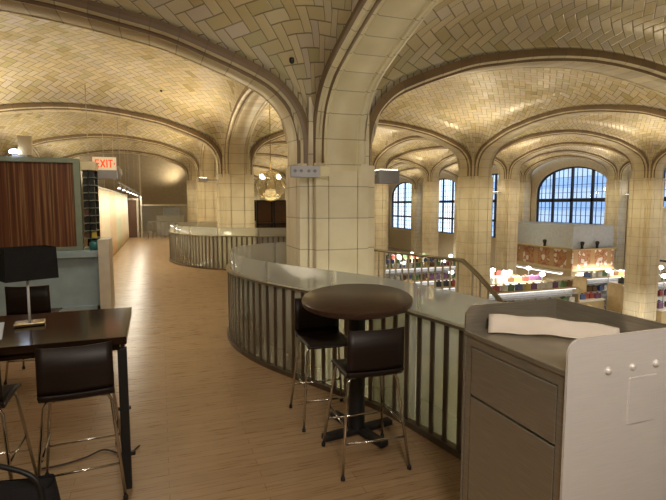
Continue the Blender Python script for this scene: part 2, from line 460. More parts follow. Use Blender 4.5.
def vault(i, j):
    n = 40
    ts = []
    for k in range(n+1):                                   # finer near the springing
        a = k/n; a = .5-.5*math.cos(a*math.pi)
        ts.append(RW-.04+a*(S-2*RW+.08))
    ts = [RW-.045]+ts+[S-RW+.045]
    arc = [0]
    for a, b in zip(ts, ts[1:]): arc.append(arc[-1]+math.hypot(b-a, f_of(b)-f_of(a)))
    bm = bmesh.new(); uvl = bm.loops.layers.uv.new('UVMap'); vv = []
    for a, u in enumerate(ts):
        r = []
        for b, v in enumerate(ts):
            # the outermost ring tucks down behind the arch rib
            edge_u, edge_v = a in (0, n+2), b in (0, n+2)
            fu, fv = f_of(u), f_of(v)
            x, y = X0+S*i+u, Y0+S*j+v
            z = (fu**1.32+fv**1.32)**(1/1.32)
            if edge_u or edge_v:
                t = RW if edge_u and edge_v else (min(v, S-v) if edge_u else min(u, S-u))
                z = min(z, b_of(max(0, t-.5))+.06)
            r.append(bm.verts.new((x, y, ZS+z+lift(x, y))))
        vv.append(r)
    for a in range(n+2):
        for b in range(n+2):
            f = bm.faces.new((vv[a][b], vv[a][b+1], vv[a+1][b+1], vv[a+1][b])); f.smooth = True
            for lp, (q, w) in zip(f.loops, ((a, b), (a, b+1), (a+1, b+1), (a+1, b))): lp[uvl].uv = (arc[q], arc[w])
    me = bpy.data.meshes.new('ceiling'); bm.to_mesh(me); bm.free()
    o = bpy.data.objects.new('ceiling', me); col.objects.link(o); me.materials.append(MT['tile']); struct(o)
for i in range(I0, I1):
    for j in range(J0, J1): vault(i, j)

def shell_z(x, y):
    u, v = (x-X0) % S, (y-Y0) % S
    return ZS+(f_of(u)**1.32+f_of(v)**1.32)**(1/1.32)+lift(x, y)
for hx, hy, lb in ((1.50, 5.60, 'small dark hook in the tiled vault beside the nearest pier'), (.12, 13.37, 'small dark hook in the tiled vault over the hall, before the second pier')):
    hk = MB().lathe([(0, -.035), (.018, -.03), (.03, -.012), (.032, .03), (0, .03)], n=16).build('ceiling_hook', 'black', loc=(hx, hy, shell_z(hx, hy)))
    tag(hk, lb, 'hook')
XW, YB, YF, XR = X0-S-.5, Y0-S-.5, Y0+S*6+.5, X0+3*S+.5
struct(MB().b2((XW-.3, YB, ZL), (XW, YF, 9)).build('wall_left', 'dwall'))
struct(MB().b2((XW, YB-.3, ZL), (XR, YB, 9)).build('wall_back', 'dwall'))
struct(MB().b2((XW, YF, ZL), (XR, YF+.3, 9)).build('wall_far', 'plaster'))
struct(MB().b2((XW-.3, YB-.3, ZL-.3), (XR+.5, YF+.3, ZL)).build('floor_lower', 'lowfloor'))

# right-hand wall with an arched window in each bay
HW = 3.3; WSILL, WSPR, WCR = -1.2, 2.15, 4.0
def arch_z(t): return WSPR+(WCR-WSPR)*math.sqrt(max(0, 1-(t/HW)**2))**.9
wl = MB(); LY = 28
for j in range(J0, J1):
    yc = Y0+S*j+HS; dz = lift(XR, yc)*.35
    t = bmesh.new()
    y0_, y1_ = yc-HS, yc+HS
    arc = [(yc+HW*math.cos(math.pi*(1-k/24)), arch_z(HW*math.cos(math.pi*(1-k/24)))+dz) for k in range(25)]
    def quad(a, b, c, d): t.faces.new([t.verts.new((XR, p[0], p[1])) for p in (a, b, c, d)])
    quad((y0_, ZL), (y1_, ZL), (y1_, WSILL), (y0_, WSILL))
    quad((y0_, WSILL), (yc-HW, WSILL), (yc-HW, 9), (y0_, 9)); quad((yc+HW, WSILL), (y1_, WSILL), (y1_, 9), (yc+HW, 9))
    for a, b in zip(arc, arc[1:]): quad(a, b, (b[0], 9), (a[0], 9))
    loop = [(yc-HW, WSILL)]+arc+[(yc+HW, WSILL)]
    for a, b in zip(loop, loop[1:]+loop[:1]):
        t.faces.new([t.verts.new(q) for q in ((XR, *a), (XR, *b), (XR+.35, *b), (XR+.35, *a))])
    wl._add(t)
    # iron window
    XG = XR+.22
    w = empty('window_%d' % (j+2), (XG, yc, 0)); w['kind'] = 'structure'
    fr = MB()
    L2 = [(0, p[0]-yc, p[1]) for p in loop]; fr.tube(L2, .11, 8, closed=True)
    for yy in (-1.75, 0, 1.75): fr.box((0, yy, (WSILL+arch_z(yy)+dz)/2), (.14, .17, arch_z(yy)+dz-WSILL))
    fr.box((0, 0, WSPR-.1), (.14, 2*HW, .26)); fr.box((0, 0, .3), (.12, 2*HW, .16))
    fr.build('window_frame', 'mull', w)
    mu = MB()
    for k in range(-7, 8):
        yy = k*.42
        if abs(yy) < HW-.15: mu.box((0, yy, (WSILL+arch_z(yy)+dz)/2), (.05, .028, arch_z(yy)+dz-WSILL))
    z = WSILL+.5
    while z < WCR-.1:
        hw = HW if z < WSPR else HW*math.sqrt(max(0, 1-((z-WSPR)/(WCR-WSPR))**2))
        mu.box((0, 0, z), (.05, 2*hw, .028)); z += .55
    mu.build('muntin_grid', 'mull', w)
    gp = MB(); t = bmesh.new(); t.faces.new([t.verts.new((.03, p[0]-yc, p[1])) for p in loop]); gp._add(t)
    gp.build('window_pane', 'pane', w)
struct(wl.build('wall_right', 'plaster'))

# ------------------------------------------------------------------ gallery floor and voids
near_raw = [(2.22, .3), (2.10, 1.2), (1.95, 2.1), (1.86, 2.657), (1.755, 3.191), (1.64, 3.58), (1.24, 4.38), (.95, 5.05), (.80, 5.75), (.83, 6.45), (1.06, 7.0), (1.5, 7.38), (2.1, 7.52), (2.62, 7.55)]
NEAR = resample(catmull([(x, y, 0) for x, y in near_raw], 8), .07)
far_raw = [(3.4, 12.1), (2.3, 12.35), (1.40, 12.80), (.78, 13.60), (.38, 14.6), (.24, 15.65), (.42, 16.7), (.95, 17.5), (1.8, 17.9), (3.4, 18.0)]
FAR = resample(catmull([(x, y, 0) for x, y in far_raw], 8), .07)
GUARD_RAW = [(3.35, 9.6), (3.55, 7.95), (3.85, 6.8), (4.1, 5.79)]
GUARD = resample(catmull([(x, y, 0) for x, y in GUARD_RAW], 8), .06)
edge = [(XW, YB), (2.4, YB)]+[(p.x, p.y) for p in offset2(NEAR, .10)][::3]+[(2.72, 7.6), (2.72, 5.79), (4.22, 5.79)]
edge += [(p.x, p.y) for p in offset2(GUARD[::-1], .10)][::3] if False else [(4.2, 5.9), (3.95, 6.8), (3.65, 7.95), (3.45, 9.6), (3.5, 12.0)]
edge += [(p.x, p.y) for p in offset2(FAR, .10)][::3]+[(3.5, 18.1), (3.5, YF), (XW, YF)]
struct(MB().prism(edge, -.45, 0).build('floor', 'floor'))

def balustrade(path, name, label, side, spacing=.14, H=.90, G=1.11, glassy=True, panels=8, cat='balustrade'):
    root = empty(name, tuple(path[len(path)//2]), 0, label, cat)
    off = root.location.copy()
    loc = lambda p, z: (p.x-off.x, p.y-off.y, z)
    # flat top rail and base shoe swept along the path
    def sweep(w, z0, z1, d=0):
        P = offset2(path, d) if d else path
        m = MB(); t = bmesh.new(); rows = []
        for a, b in zip(offset2(P, w/2), offset2(P, -w/2)):
            rows.append([t.verts.new(loc(a, z0)), t.verts.new(loc(b, z0)), t.verts.new(loc(b, z1)), t.verts.new(loc(a, z1))])
        for A, B in zip(rows, rows[1:]):
            for q in range(4): t.faces.new((A[q], A[(q+1) % 4], B[(q+1) % 4], B[q]))
        t.faces.new(rows[0][::-1]); t.faces.new(rows[-1])
        bmesh.ops.recalc_face_normals(t, faces=t.faces[:]); m._add(t); return m
    sweep(.055, H-.022, H).build('top_rail', 'rail', root)
    sweep(.06, 0, .045).build('base_rail', 'picket', root)
    P = resample(path, spacing)[:100]
    for k, p in enumerate(P):
        a = P[max(k-1, 0)]; b = P[min(k+1, len(P)-1)]; ang = math.atan2(b.y-a.y, b.x-a.x)
        MB().box((0, 0, (H-.02)/2+.02), (.042, .010, H-.05)).build('picket', 'picket', root, loc=(p.x-off.x, p.y-off.y, 0)).rotation_euler = (0, 0, ang)
    if glassy:
        gpath = offset2(path, side*.037)
        n = len(gpath)
        for k in range(panels):
            seg = gpath[k*n//panels:(k+1)*n//panels+1]
            if k < panels-1: seg = seg[:-1]+[seg[-1].lerp(seg[-2], .15)]
            MB().grid([[loc(p, .05) for p in seg], [loc(p, G) for p in seg]], thick=.010).build('glass_panel', 'glassrail', root)
            q = seg[len(seg)//2]
    return root
balustrade(NEAR, 'balustrade', 'metal picket balustrade with glass panels curving around the nearest pier behind the round table', 1, panels=9)
balustrade(FAR, 'balustrade', 'pale picket balustrade with glass curving around the second pier further down the gallery', 1, spacing=.135, panels=9)

# stair guard with a handrail running down
g = empty('stair_guard', (4.1, 5.79, 0), 0, 'metal picket guard and sloping handrail at the head of the stairs', 'railing')
L = lambda p, z=0: (p[0]-4.1, p[1]-5.79, z)
MB().tube([L(p, .9) for p in GUARD[::4]+[GUARD[-1]]], .024).build('top_rail', 'rail', g)
for p in resample(GUARD, .15):
    MB().tube([L(p, 0), L(p, .88)], .015, 6).build('picket', 'guardbar', g)
sd = Vector((.06, -.998, 0)).normalized(); SL = .62
def st(t, z=0): return (4.1+sd.x*t, 5.79+sd.y*t, z-SL*t)
hp = [L(GUARD[-3], .9), L(GUARD[-1], .9)]+[L(st(t), .9-SL*t) for t in (.25, 1, 2, 3, 4)]
MB().tube(hp, .034).build('handrail', 'rail', g)
for k in range(1, 26):
    t = k*.16
    a = st(t); MB().tube([L(a, -SL*t+.02), L(a, .88-SL*t)], .015, 6).build('picket', 'guardbar', g)
fl = MB()
for k in range(20):
    t = k*.27
    fl.b2((2.78, 5.79-t-.29, -.168*(k+1)-.05), (4.22, 5.79-t, -.168*(k+1)))
stair = fl.build('stair_flight', 'stair'); struct(stair)
poly = [(7.55, -.45), (7.55, .42), (5.79, .52), (5.0, .62), (3.2, .84), (2.0, .92), (2.0, ZL), (5.79, ZL)]
struct(MB().prism(poly, 2.62, 2.72, mat=Matrix(((0, 0, 1, 0), (1, 0, 0, 0), (0, 1, 0, 0), (0, 0, 0, 1)))).build('wall_stair', 'stair'))

# ------------------------------------------------------------------ furniture
def make_stool(label, group=None):
    root = empty('bar_stool', (0, 0, 0), 0, label, 'stool', group)
    SH = .635
    # one moulded shell is seat and backrest: seat part and back part meet at the bend. forward is +Y
    def strip(pts, w0, w1, cup):
        rows = []
        for k, (y, z) in enumerate(pts):
            a = k/(len(pts)-1); w = w0+(w1-w0)*a
            rows.append([((q/10-.5)*w, y+cup*((q/10-.5)*2)**2*a, z+.006*((q/10-.5)*2)**2) for q in range(11)])
        return rows
    seat = [(.19, SH-.012), (.17, SH), (.05, SH+.002), (-.10, SH), (-.165, SH-.004), (-.195, SH+.03)]
    back = [(-.195, SH+.03), (-.205, SH+.06), (-.214, SH+.16), (-.226, SH+.295)]
    MB().grid(strip(seat, .36, .38, .0), thick=.012).build('seat', 'shell', root)
    MB().grid(strip(back, .38, .375, .02), thick=.012).build('backrest', 'shell', root)
    top = {}; foot = {}
    for sx in (-1, 1):
        for sy in (-1, 1):
            a = Vector((sx*.145, sy*.13-.01, SH-.02)); b = Vector((sx*.225, sy*.225, .012))
            m = a.lerp(b, .06); m.x = a.x+sx*.025
            leg = MB().tube([a-Vector((sx*.03, 0, 0)), a+Vector((sx*.008, 0, -.004)), m, b], .0095, 8).build('leg', 'chrome', root)
            MB().lathe([(0, 0), (.014, 0), (.014, .02), (.009, .03), (0, .03)], (b.x, b.y, 0), 12).build('foot_cap', 'black', leg)
            top[sx, sy] = a; foot[sx, sy] = b
    fz = .21
    for (p, q) in (((-1, -1), (1, -1)), ((1, -1), (1, 1)), ((1, 1), (-1, 1)), ((-1, 1), (-1, -1))):
        f = lambda k: top[k].lerp(foot[k], (SH-.02-fz-(.09 if p[0] == q[0] else 0))/(SH-.03))
        MB().tube([f(p), f(q)], .007, 8).build('footrest_bar', 'chrome', root)
    un = MB()
    for sx in (-1, 1): un.tube([top[sx, -1]+Vector((-sx*.03, 0, .003)), top[sx, 1]+Vector((-sx*.03, 0, .003))], .009, 8)
    un.build('seat_frame', 'black', root)
    return root
stool = make_stool('dark espresso bar stool with its back to us, at front of round pedestal table')
stool.location = (1.25, 2.855, 0); stool.rotation_euler = (0, 0, R(-3))
def stool_at(x, y, rz, label):
    c = copy_tree(stool); c.location = (x, y, 0); c.rotation_euler = (0, 0, R(rz)); c['label'] = label; return c
stool_at(1.20, 3.56, 178, 'dark espresso bar stool between the round pedestal table and the curved balustrade')
stool_at(-.480, 3.098, 4, 'dark bar stool tucked under the long table beside its corner leg')
stool_at(-1.00, 3.08, 0, 'dark bar stool at left edge, half out of frame, under the long table')
stool_at(-1.19, 5.42, -6, 'dark stool behind the long table, in front of blue-grey counter')

# round pedestal table
t = empty('pedestal_table', (1.335, 3.2, 0), 0, 'tall round dark wood table on a black cross-foot pedestal', 'table')
H = 1.03
# the top leans a little on its pedestal
tilt = Matrix.Rotation(R(5.0), 4, Vector((math.cos(yaw), -math.sin(yaw), 0))) @ Matrix.Rotation(R(-1.0), 4, Vector((math.sin(yaw), math.cos(yaw), 0)))
MB().lathe([(0, -.045), (.388, -.045), (.401, -.038), (.405, -.02), (.403, -.006), (.395, 0), (0, 0)], (0, 0, H), 72, tilt).build('tabletop', 'roundwood', t, smooth_angle=40)
MB().lathe([(0, .04), (.062, .04), (.062, H-.085), (0, H-.085)], n=28).build('column', 'black', t, smooth_angle=40)
MB().box((0, 0, H-.075), (.3, .3, .03), tilt.to_4x4(), bevel=.004).build('mounting_plate', 'black', t)
for a, b in (((1.052, 3.14), (1.63, 3.227)), ((1.428, 2.902), (1.258, 3.505))):
    ang = math.atan2(b[1]-a[1], b[0]-a[0]); ln = math.hypot(b[0]-a[0], b[1]-a[1])
    c = ((a[0]+b[0])/2-1.335, (a[1]+b[1])/2-3.2)
    f = MB()
    f.box((c[0], c[1], .033), (ln, .075, .045), ang, bevel=.012)
    ft = f.build('foot', 'black', t)

# long table at left
TZ = .95
t = empty('long_table', (-.205, 2.93, 0), R(1), 'long dark glossy wood bar table with black legs, at left', 'table')
MB().b2((-2.4, 0, TZ-.045), (0, .86, TZ), bevel=.004).build('tabletop', 'darkwood', t)
MB().b2((-2.36, .04, TZ-.085), (-.04, .82, TZ-.045)).build('apron', 'darkwood', t)
for x in (-2.33, -.030):
    for y in (.085, .80):
        if y > .5 and x > -1: x -= .05
        lg = MB().b2((x-.025, y-.025, 0), (x+.025, y+.025, TZ-.085), bevel=.003).build('leg', 'black', t)
        if x > -1:
            MB().b2((x-.05, y-.012, .20), (x+.05, y+.012, .222), bevel=.003).build('levelling_bracket', 'black', lg)

# table lamp
tl = empty('table_lamp', (-.79, 3.42, TZ), R(8), 'small table lamp with black rectangular shade and slim pale stem', 'lamp')
MB().box((0, 0, .012), (.165, .105, .024), bevel=.006).build('base', 'brass', tl)
MB().tube([(0, 0, .02), (0, 0, .36)], .0075, 12).build('stem', 'white', tl)
sh = MB()
w, d, z0, z1 = .145, .10, .295, .49
bm_ = bmesh.new()
ring = lambda s_, z: [bm_.verts.new((x*s_, y*s_, z)) for x, y in ((-w, -d), (w, -d), (w, d), (-w, d))]
A, B = ring(1.0, z0), ring(.96, z1)
for q in range(4): bm_.faces.new((A[q], A[(q+1) % 4], B[(q+1) % 4], B[q]))
bmesh.ops.solidify(bm_, geom=bm_.faces[:], thickness=.004); sh._add(bm_)
so = sh.build('lamp_shade', 'shade', tl); so.rotation_euler = (0, 0, R(22))
MB().tube([(-.14, 0, .36), (.14, 0, .36)], .003, 6).build('shade_support', 'chrome', tl).rotation_euler = (0, 0, R(22))
lf = MB().box((0, 0, .0015), (.32, .46, .003), R(13)).build('leaflet', 'leaflet', loc=(-1.065, 3.29, TZ+.001)); tag(lf, 'glossy leaflet coloured as a bluish reflection, lying on long dark table beside lamp', 'leaflet')

# cable on the floor under the long table, bag at the bottom left
cb = MB().tube(catmull([(-.80, 3.41, .008), (-.66, 3.42, .008), (-.52, 3.47, .01), (-.42, 3.53, .014), (-.32, 3.45, .01), (-.25, 3.43, .008), (-.19, 3.52, .008)], 8), .006, 8).build('cable', 'cable')
tag(cb, 'thin brown cable lying on the wood floor beneath long table', 'cable')
bg = empty('handbag', (-.78, 2.53, 0), R(-12), 'black soft handbag with arched handle at the bottom left corner', 'bag'); bg.scale = (1.12, 1.12, 1.12)
rows = []
for k in range(13):
    a = k/12; z = .02+.34*a; sx = .27*(1-.10*a*a); sy = .10*(1-.45*a)
    rows.append([(sx*math.copysign(abs(math.cos(q))**.45, math.cos(q)), sy*math.copysign(abs(math.sin(q))**.6, math.sin(q)), z+.012*math.sin(3*q)*a) for q in [2*math.pi*p/36 for p in range(37)]])
bb = MB().grid(rows)
bb.box((0, 0, .03), (.50, .16, .05), bevel=.02); bb.box((0, 0, .345), (.46, .08, .02), bevel=.008)
bb.build('body', 'blackfab', bg)
MB().tube(catmull([(-.19, -.05, .30), (-.18, -.055, .40), (-.10, -.05, .455), (0, -.045, .47), (.10, -.05, .455), (.20, -.055, .40), (.23, -.06, .27)], 8), .011, 10).build('handle', 'black', bg)

# stainless service station
cx0, cx1, cy0, cy1, CH, SPL = 1.325, 1.86, 1.25, 1.86, 1.12, 1.235
cbn = empty('waste_station', (cx0, cy0, 0), 0, 'stainless steel waste station with drawer, door and raised splash panels', 'cabinet')
D = cy1-cy0; W = cx1-cx0
MB().b2((.02, .012, .04), (W-.006, D-.012, CH-.02)).build('body', 'steel', cbn)
MB().b2((-.006, .010, CH-.022), (W-.006, D-.008, CH), bevel=.003).build('countertop', 'steel', cbn)
ff = MB()
for y in (.012, D-.012-.038): ff.b2((0, y, .02), (.022, y+.038, CH-.022))
ff.b2((0, .05, CH-.065), (.021, D-.05, CH-.022)); ff.build('face_frame', 'steel', cbn)
MB().b2((-.002, .054, .83), (.02, D-.054, CH-.070), bevel=.003).build('drawer', 'steel', cbn)
MB().b2((-.002, .054, .06), (.02, D-.054, .82), bevel=.003).build('door', 'steel', cbn)
def splash(x0, x1, z0, z1, r):
    pts = [(x0, z0), (x1, z0), (x1, z1)]
    pts += [(x0+r-r*math.sin(a), z1-r+r*math.cos(a)) for a in [k*math.pi/16 for k in range(9)]]
    return pts
XZ = Matrix(((1, 0, 0, 0), (0, 0, 1, 0), (0, 1, 0, 0), (0, 0, 0, 1)))
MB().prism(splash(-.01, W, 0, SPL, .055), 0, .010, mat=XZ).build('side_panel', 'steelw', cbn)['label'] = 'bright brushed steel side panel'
MB().prism(splash(-.006, W, .0, SPL, .045), D-.010, D, mat=XZ).build('side_panel', 'steel', cbn)
MB().b2((W-.010, .010, .0), (W, D-.010, SPL)).build('back_panel', 'steel', cbn)
for k in range(4):
    MB().lathe([(0, .012), (.007, .011), (.013, .006), (.014, 0)], (.178+.12*k, 0, 1.105), 16, Matrix.Rotation(R(90), 4, 'X')).build('bolt', 'steelw', cbn, smooth_angle=60)
MB().b2((.285, -.004, .885), (.425, .001, 1.065), bevel=.002).build('reflection_plate', 'steelw', cbn)  # added plate: a lighter reflection on the panel given a shape
# long folded paper lying across the counter top
pa, pb = Vector((1.40, 1.79, 0)), Vector((1.815, 1.46, 0))
dirp = (pb-pa); lp = dirp.length; dirp.normalize(); sdp = Vector((-dirp.y, dirp.x, 0))
rows = []
for k in range(25):
    a = k/24; w = .075-.015*a; c = pa+dirp*lp*a
    zc = CH+.004+.010*math.sin(a*3.1)+.003*math.sin(17*a)
    rows.append([tuple(c+sdp*w*(q/8-.5)*2*.5+Vector((0, 0, zc-CH*0+.070*(1-a*.25)*(q/8)**1.5+.003*math.sin(9*q+5*a)*0))) for q in range(9)])
pp = MB().grid(rows, thick=.004).build('folded_paper', 'paper'); tag(pp, 'long folded sheet of beige paper on stainless station countertop', 'paper')
for v in pp.data.vertices: v.co.z = max(v.co.z, CH+.001)

# ------------------------------------------------------------------ partition, counter and sign at left
ct = empty('counter', (-.80, 8.6, 0), 0, 'blue-grey half-height counter below the striped wood panel', 'counter')
MB().b2((-3.6, .06, 0), (-.14, .75, .86)).build('body', 'bluegrey', ct)
MB().b2((-3.6, -.05, .86), (-.02, .80, .965), bevel=.006).build('ledge', 'bluegrey', ct)
fr = MB(); fr.b2((-.22, .02, 0), (-.14, .06, .86)); fr.b2((-3.6, .02, 0), (-.14, .06, .06)); fr.build('front_frame', 'bluegrey', ct)
MB().b2((-.14, -.30, 0), (.02, .30, 1.16), bevel=.006).build('end_post', 'postp', ct)['label'] = 'pale end post'
wp = empty('wood_screen', (-1.2, 8.75, .967), 0, 'reddish brown striped wood panel in sage grey frame above the counter', 'screen')
MB().b2((-3.0, -.02, .06), (-.09, .03, 1.40)).build('panel', 'stripes', wp)
fr = MB()
fr.b2((-3.1, -.06, 0), (0, .07, .06), .004); fr.b2((-3.1, -.06, 1.40), (0, .07, 1.475), .004); fr.b2((-.09, -.058, .06), (-.0, .068, 1.40), .004); fr.b2((-3.1, -.058, .06), (-3.0, .068, 1.40))
fr.build('frame', 'greyframe', wp)

ds = empty('display_tower', (-1.10, 8.80, .967), 0, 'narrow tower of black and yellow packets at panel end', 'display')
MB().b2((-.09, .02, 0), (.11, .40, .03)).build('base', 'greyframe', ds)
bk = MB(); bk.b2((-.09, .36, .03), (.11, .40, 1.36)); bk.b2((-.006, .02, .03), (.006, .36, 1.30)); bk.build('back_panel', 'blk', ds)
MB().b2((-.10, .0, 1.30), (.12, .42, 1.44), .006).build('header', 'cream', ds)
for k in range(9):
    z = .19+k*.125
    s_ = MB(); s_.b2((-.09, .02, z-.012), (-.006, .36, z)); s_.b2((.006, .02, z-.012), (.11, .36, z)); s_.build('shelf', 'greyframe', ds)
MB().lathe([(0, 0), (.055, 0), (.085, .05), (.08, .10), (.05, .135), (.055, .15), (0, .15)], (-1.03, 8.72, .968), 24).build('teal_jar', 'teal', smooth_angle=40)
tag(bpy.data.objects['teal_jar'], 'round teal jar standing at the foot of packet tower', 'jar')
cols = ['blk', 'blk', 'yellow', 'blk', 'cream', 'brown', 'blk', 'yellow']
pk = {}
for k in range(9):
    for q in range(2):
        c = random.choice(cols)
        if c not in pk:
            pk[c] = MB().b2((-.036, -.03, 0), (.036, .03, .100), .004).build('snack_packet', c)
            o = pk[c]
        else:
            o = pk[c].copy(); col.objects.link(o)
        o.location = (-1.147+q*.10, 8.88, .968+.19+k*.125)
        nm = dict(blk='black', yellow='yellow', cream='cream', brown='brown')[c]
        tag(o, 'small %s packet on a shelf of the narrow tower' % nm, 'packet', '%s packets on the tower' % nm)

ex = empty('exit_sign', (-.905, 9.5, 2.32), 0, 'lit EXIT sign with red letters hanging over the walkway', 'sign')
MB().b2((-.19, -.03, 0), (.19, .03, .225), .006).build('sign_body', 'signp', ex)
lt = MB()
def stroke(x, z, w, h, rot=0.):
    lt.box((x, -.0335, z), (w, .006, h), Matrix.Rotation(rot, 4, 'Y'))
zc, h, sw = .112, .14, .022
x = -.115                                                   # E
stroke(x-.024, zc, sw, h); [stroke(x, zc+dz, .065, sw) for dz in (-h/2+sw/2, 0, h/2-sw/2)]
x = -.025; stroke(x, zc, sw, h*1.06, R(27)); stroke(x, zc, sw, h*1.06, R(-27))
stroke(.042, zc, sw, h)
x = .10; stroke(x, zc, sw, h); stroke(x, zc+h/2-sw/2, .075, sw)
lt.build('lettering', 'signred', ex)
ar = MB(); ar.prism([(.155, .085), (.178, .112), (.155, .139)], .030, .0365, mat=XZ @ Matrix.Diagonal((1, 1, -1, 1))); ar.build('arrow', 'signred', ex)
MB().b2((-.20, -.28, .02), (-.18, .02, .06)).build('mounting_arm', 'greyp', ex)
MB().b2((-.20, -.06, -.155), (.20, .10, -.004), .006).build('junction_box', 'greyp', ex)['label'] = 'grey metal box'

# pleated curtains and the lamps washing them
cr = empty('curtain_rail', (-1.55, 12.3, 2.17), 0, 'long pale rail above the row of lit curtains', 'rail')
MB().b2((-.03, 0, -.02), (.03, 14.0, .03)).build('bar', 'beige', cr)
for q in range(5): MB().tube([(0, .4+q*3.3, 0), (0, .4+q*3.3, 2.3)], .008, 6).build('hanger', 'beige', cr)
cc = [((.82, .66, .46), 'peach'), ((.86, .76, .55), 'cream'), ((.82, .64, .42), 'apricot'), ((.72, .74, .54), 'pale green'), ((.85, .76, .55), 'ivory'), ((.88, .82, .66), 'off-white')]
cl_lab = ['peach pleated curtain nearest the EXIT sign', 'cream pleated curtain, second from the EXIT sign', 'apricot pleated curtain, third from the EXIT sign', 'pale green pleated curtain between apricot and ivory ones', 'ivory pleated curtain before the last off-white one', 'off-white pleated curtain at the far end of rail']
for k in range(6):
    y0c = 12.35+k*2.3
    rows = []
    for zz in (0.02, .5, 1.2, 2.14):
        rows.append([(-1.55+.045*math.sin(q*1.05)*(1-.3*zz/2.14), y0c+2.26*q/90, zz) for q in range(91)])
    mc = plain('curtain_'+cc[k][1], cc[k][0], .8)
    tag(MB().grid(rows, thick=.004).build('curtain', mc), cl_lab[k], 'curtain', 'curtains along the gallery')
tr = empty('track_light', (-1.02, 14.0, 2.28), 0, 'ceiling track with a row of bright spot heads along the curtains', 'light')
MB().b2((-.02, 0, 0), (.02, 13.5, .035)).build('track', 'greyp', tr)
for q in range(4): MB().tube([(0, .5+q*4.1, .03), (0, .5+q*4.1, 2.3)], .007, 6).build('hanger', 'greyp', tr)
for q in range(7):
    hd = MB().tube([(0, 1.0+q*1.9, -.005), (-.05, 1.0+q*1.9-.02, -.10)], [.03, .05], 14).build('spot_head', 'greyp', tr)
    MB().lathe([(0, 0), (.046, 0), (.046, .012), (0, .012)], (-.053, 1.0+q*1.9-.022, -.118), 14).build('lens', 'lamp', hd)
sp = empty('pendant_speaker', (-.93, 12.0, 2.42), 0, 'round grey pendant speaker behind the EXIT sign', 'speaker')
MB().lathe([(0, -.16), (.10, -.13), (.15, -.03), (.14, .08), (.07, .15), (0, .16)], n=24).build('body', 'greyp', sp, smooth_angle=50)
MB().tube([(-.08, 0, -.05), (-.56, .32, -.22)], .012, 6).build('mounting_arm', 'greyp', sp)

# far end of the gallery
door = empty('service_door', (-1.55, 27.2, 0), 0, 'dark brown door beyond the curtains at the far gallery end', 'door')
MB().b2((-.35, 0, 0), (.38, .06, 1.95), .004).build('panel', 'brown', door)
fr = MB(); fr.b2((-.45, -.04, 0), (-.35, .1, 2.05)); fr.b2((.38, -.04, 0), (.48, .1, 2.05)); fr.b2((-.35, -.04, 1.95), (.38, .1, 2.05)); fr.build('frame', 'beige', door)
gs = empty('glass_screen', (0, 27.0, 0), 0, 'tall thin framed glass screen across the far gallery end', 'screen')
fr = MB(); fr.b2((-.97, 0, 0), (-.90, .06, 4.3)); fr.b2((-.90, 0, 1.66), (1.35, .06, 1.73)); fr.b2((1.35, 0, 0), (1.41, .06, 1.73)); fr.build('frame', 'beige', gs)
MB().b2((-.90, .025, .02), (1.35, .035, 1.66)).build('glass_panel', 'pane', gs)
sv = empty('service_counter', (.5, 28.4, 0), 0, 'beige service counter behind the far glass screen', 'counter')
MB().b2((-.7, 0, 0), (.75, .8, 1.08)).build('body', 'beige', sv); MB().b2((-.75, -.04, 1.08), (.8, .84, 1.13), .005).build('top', 'tan', sv)
bx = MB().b2((-.5, 0, 0), (.4, .5, .42), .02).build('till_box', 'greyp', loc=(.65, 28.5, 1.13)); tag(bx, 'grey equipment box sitting on the far service counter', 'box')
bl = empty('low_barrier', (-.6, 26.2, 0), 0, 'low metal barrier in front of the far service counter', 'barrier')
for q in range(6): MB().tube([(q*.2, 0, 0), (q*.2, 0, .85)], .014, 6).build('post', 'rail', bl)
MB().tube([(0, 0, .85), (1.0, 0, .85)], .02, 8).build('bar', 'rail', bl)
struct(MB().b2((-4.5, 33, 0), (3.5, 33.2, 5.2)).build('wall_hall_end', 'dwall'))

# glass chandelier hanging between the first two piers
ch = empty('chandelier', (2.33, 10.6, 2.1), 0, 'round amber glass chandelier between the two nearest piers', 'chandelier')
MB().lathe([(.02, .34), (.12, .31), (.25, .20), (.33, 0), (.28, -.17), (.15, -.29), (0, -.33)], n=32).build('glass_bowl', 'amber', ch, smooth_angle=60)
rg = MB()
for q in range(6):
    a = q*math.pi/3; rg.tube([(0, 0, .36), (.2*math.cos(a), .2*math.sin(a), .30), (.36*math.cos(a), .36*math.sin(a), .02)], .008, 6)
rg.build('frame', 'brass', ch)
for q in range(4):
    a = q*math.pi/2+.5
    MB().lathe([(0, -.05), (.035, -.03), (.045, .0), (.03, .04), (0, .05)], (.26*math.cos(a), .26*math.sin(a), .22), 14).build('bulb', 'bulb', ch)
MB().tube([(0, 0, .34), (0, 0, 1.9)], .009, 8).build('hanging_rod', 'brass', ch)
dc = empty('display_case', (4.4, 19.4, 0), 0, 'dark framed display case in the gap between the nearest piers', 'cabinet')
fr = MB()
for x in (-.7, 0, .7):
    for y in (0, .5): fr.b2((x-.03, y-.03, 0), (x+.03, y+.03, 1.9))
for z in (0, .9, 1.84): fr.b2((-.73, -.03, z), (.73, .53, z+.06))
fr.build('frame', 'black', dc); MB().b2((-.7, .5, .05), (.7, .52, 1.85)).build('back_panel', 'brown', dc)
struct(MB().b2((3.5, 18.05, -.45), (6.2, 21, 0)).build('floor_landing', 'floor'))

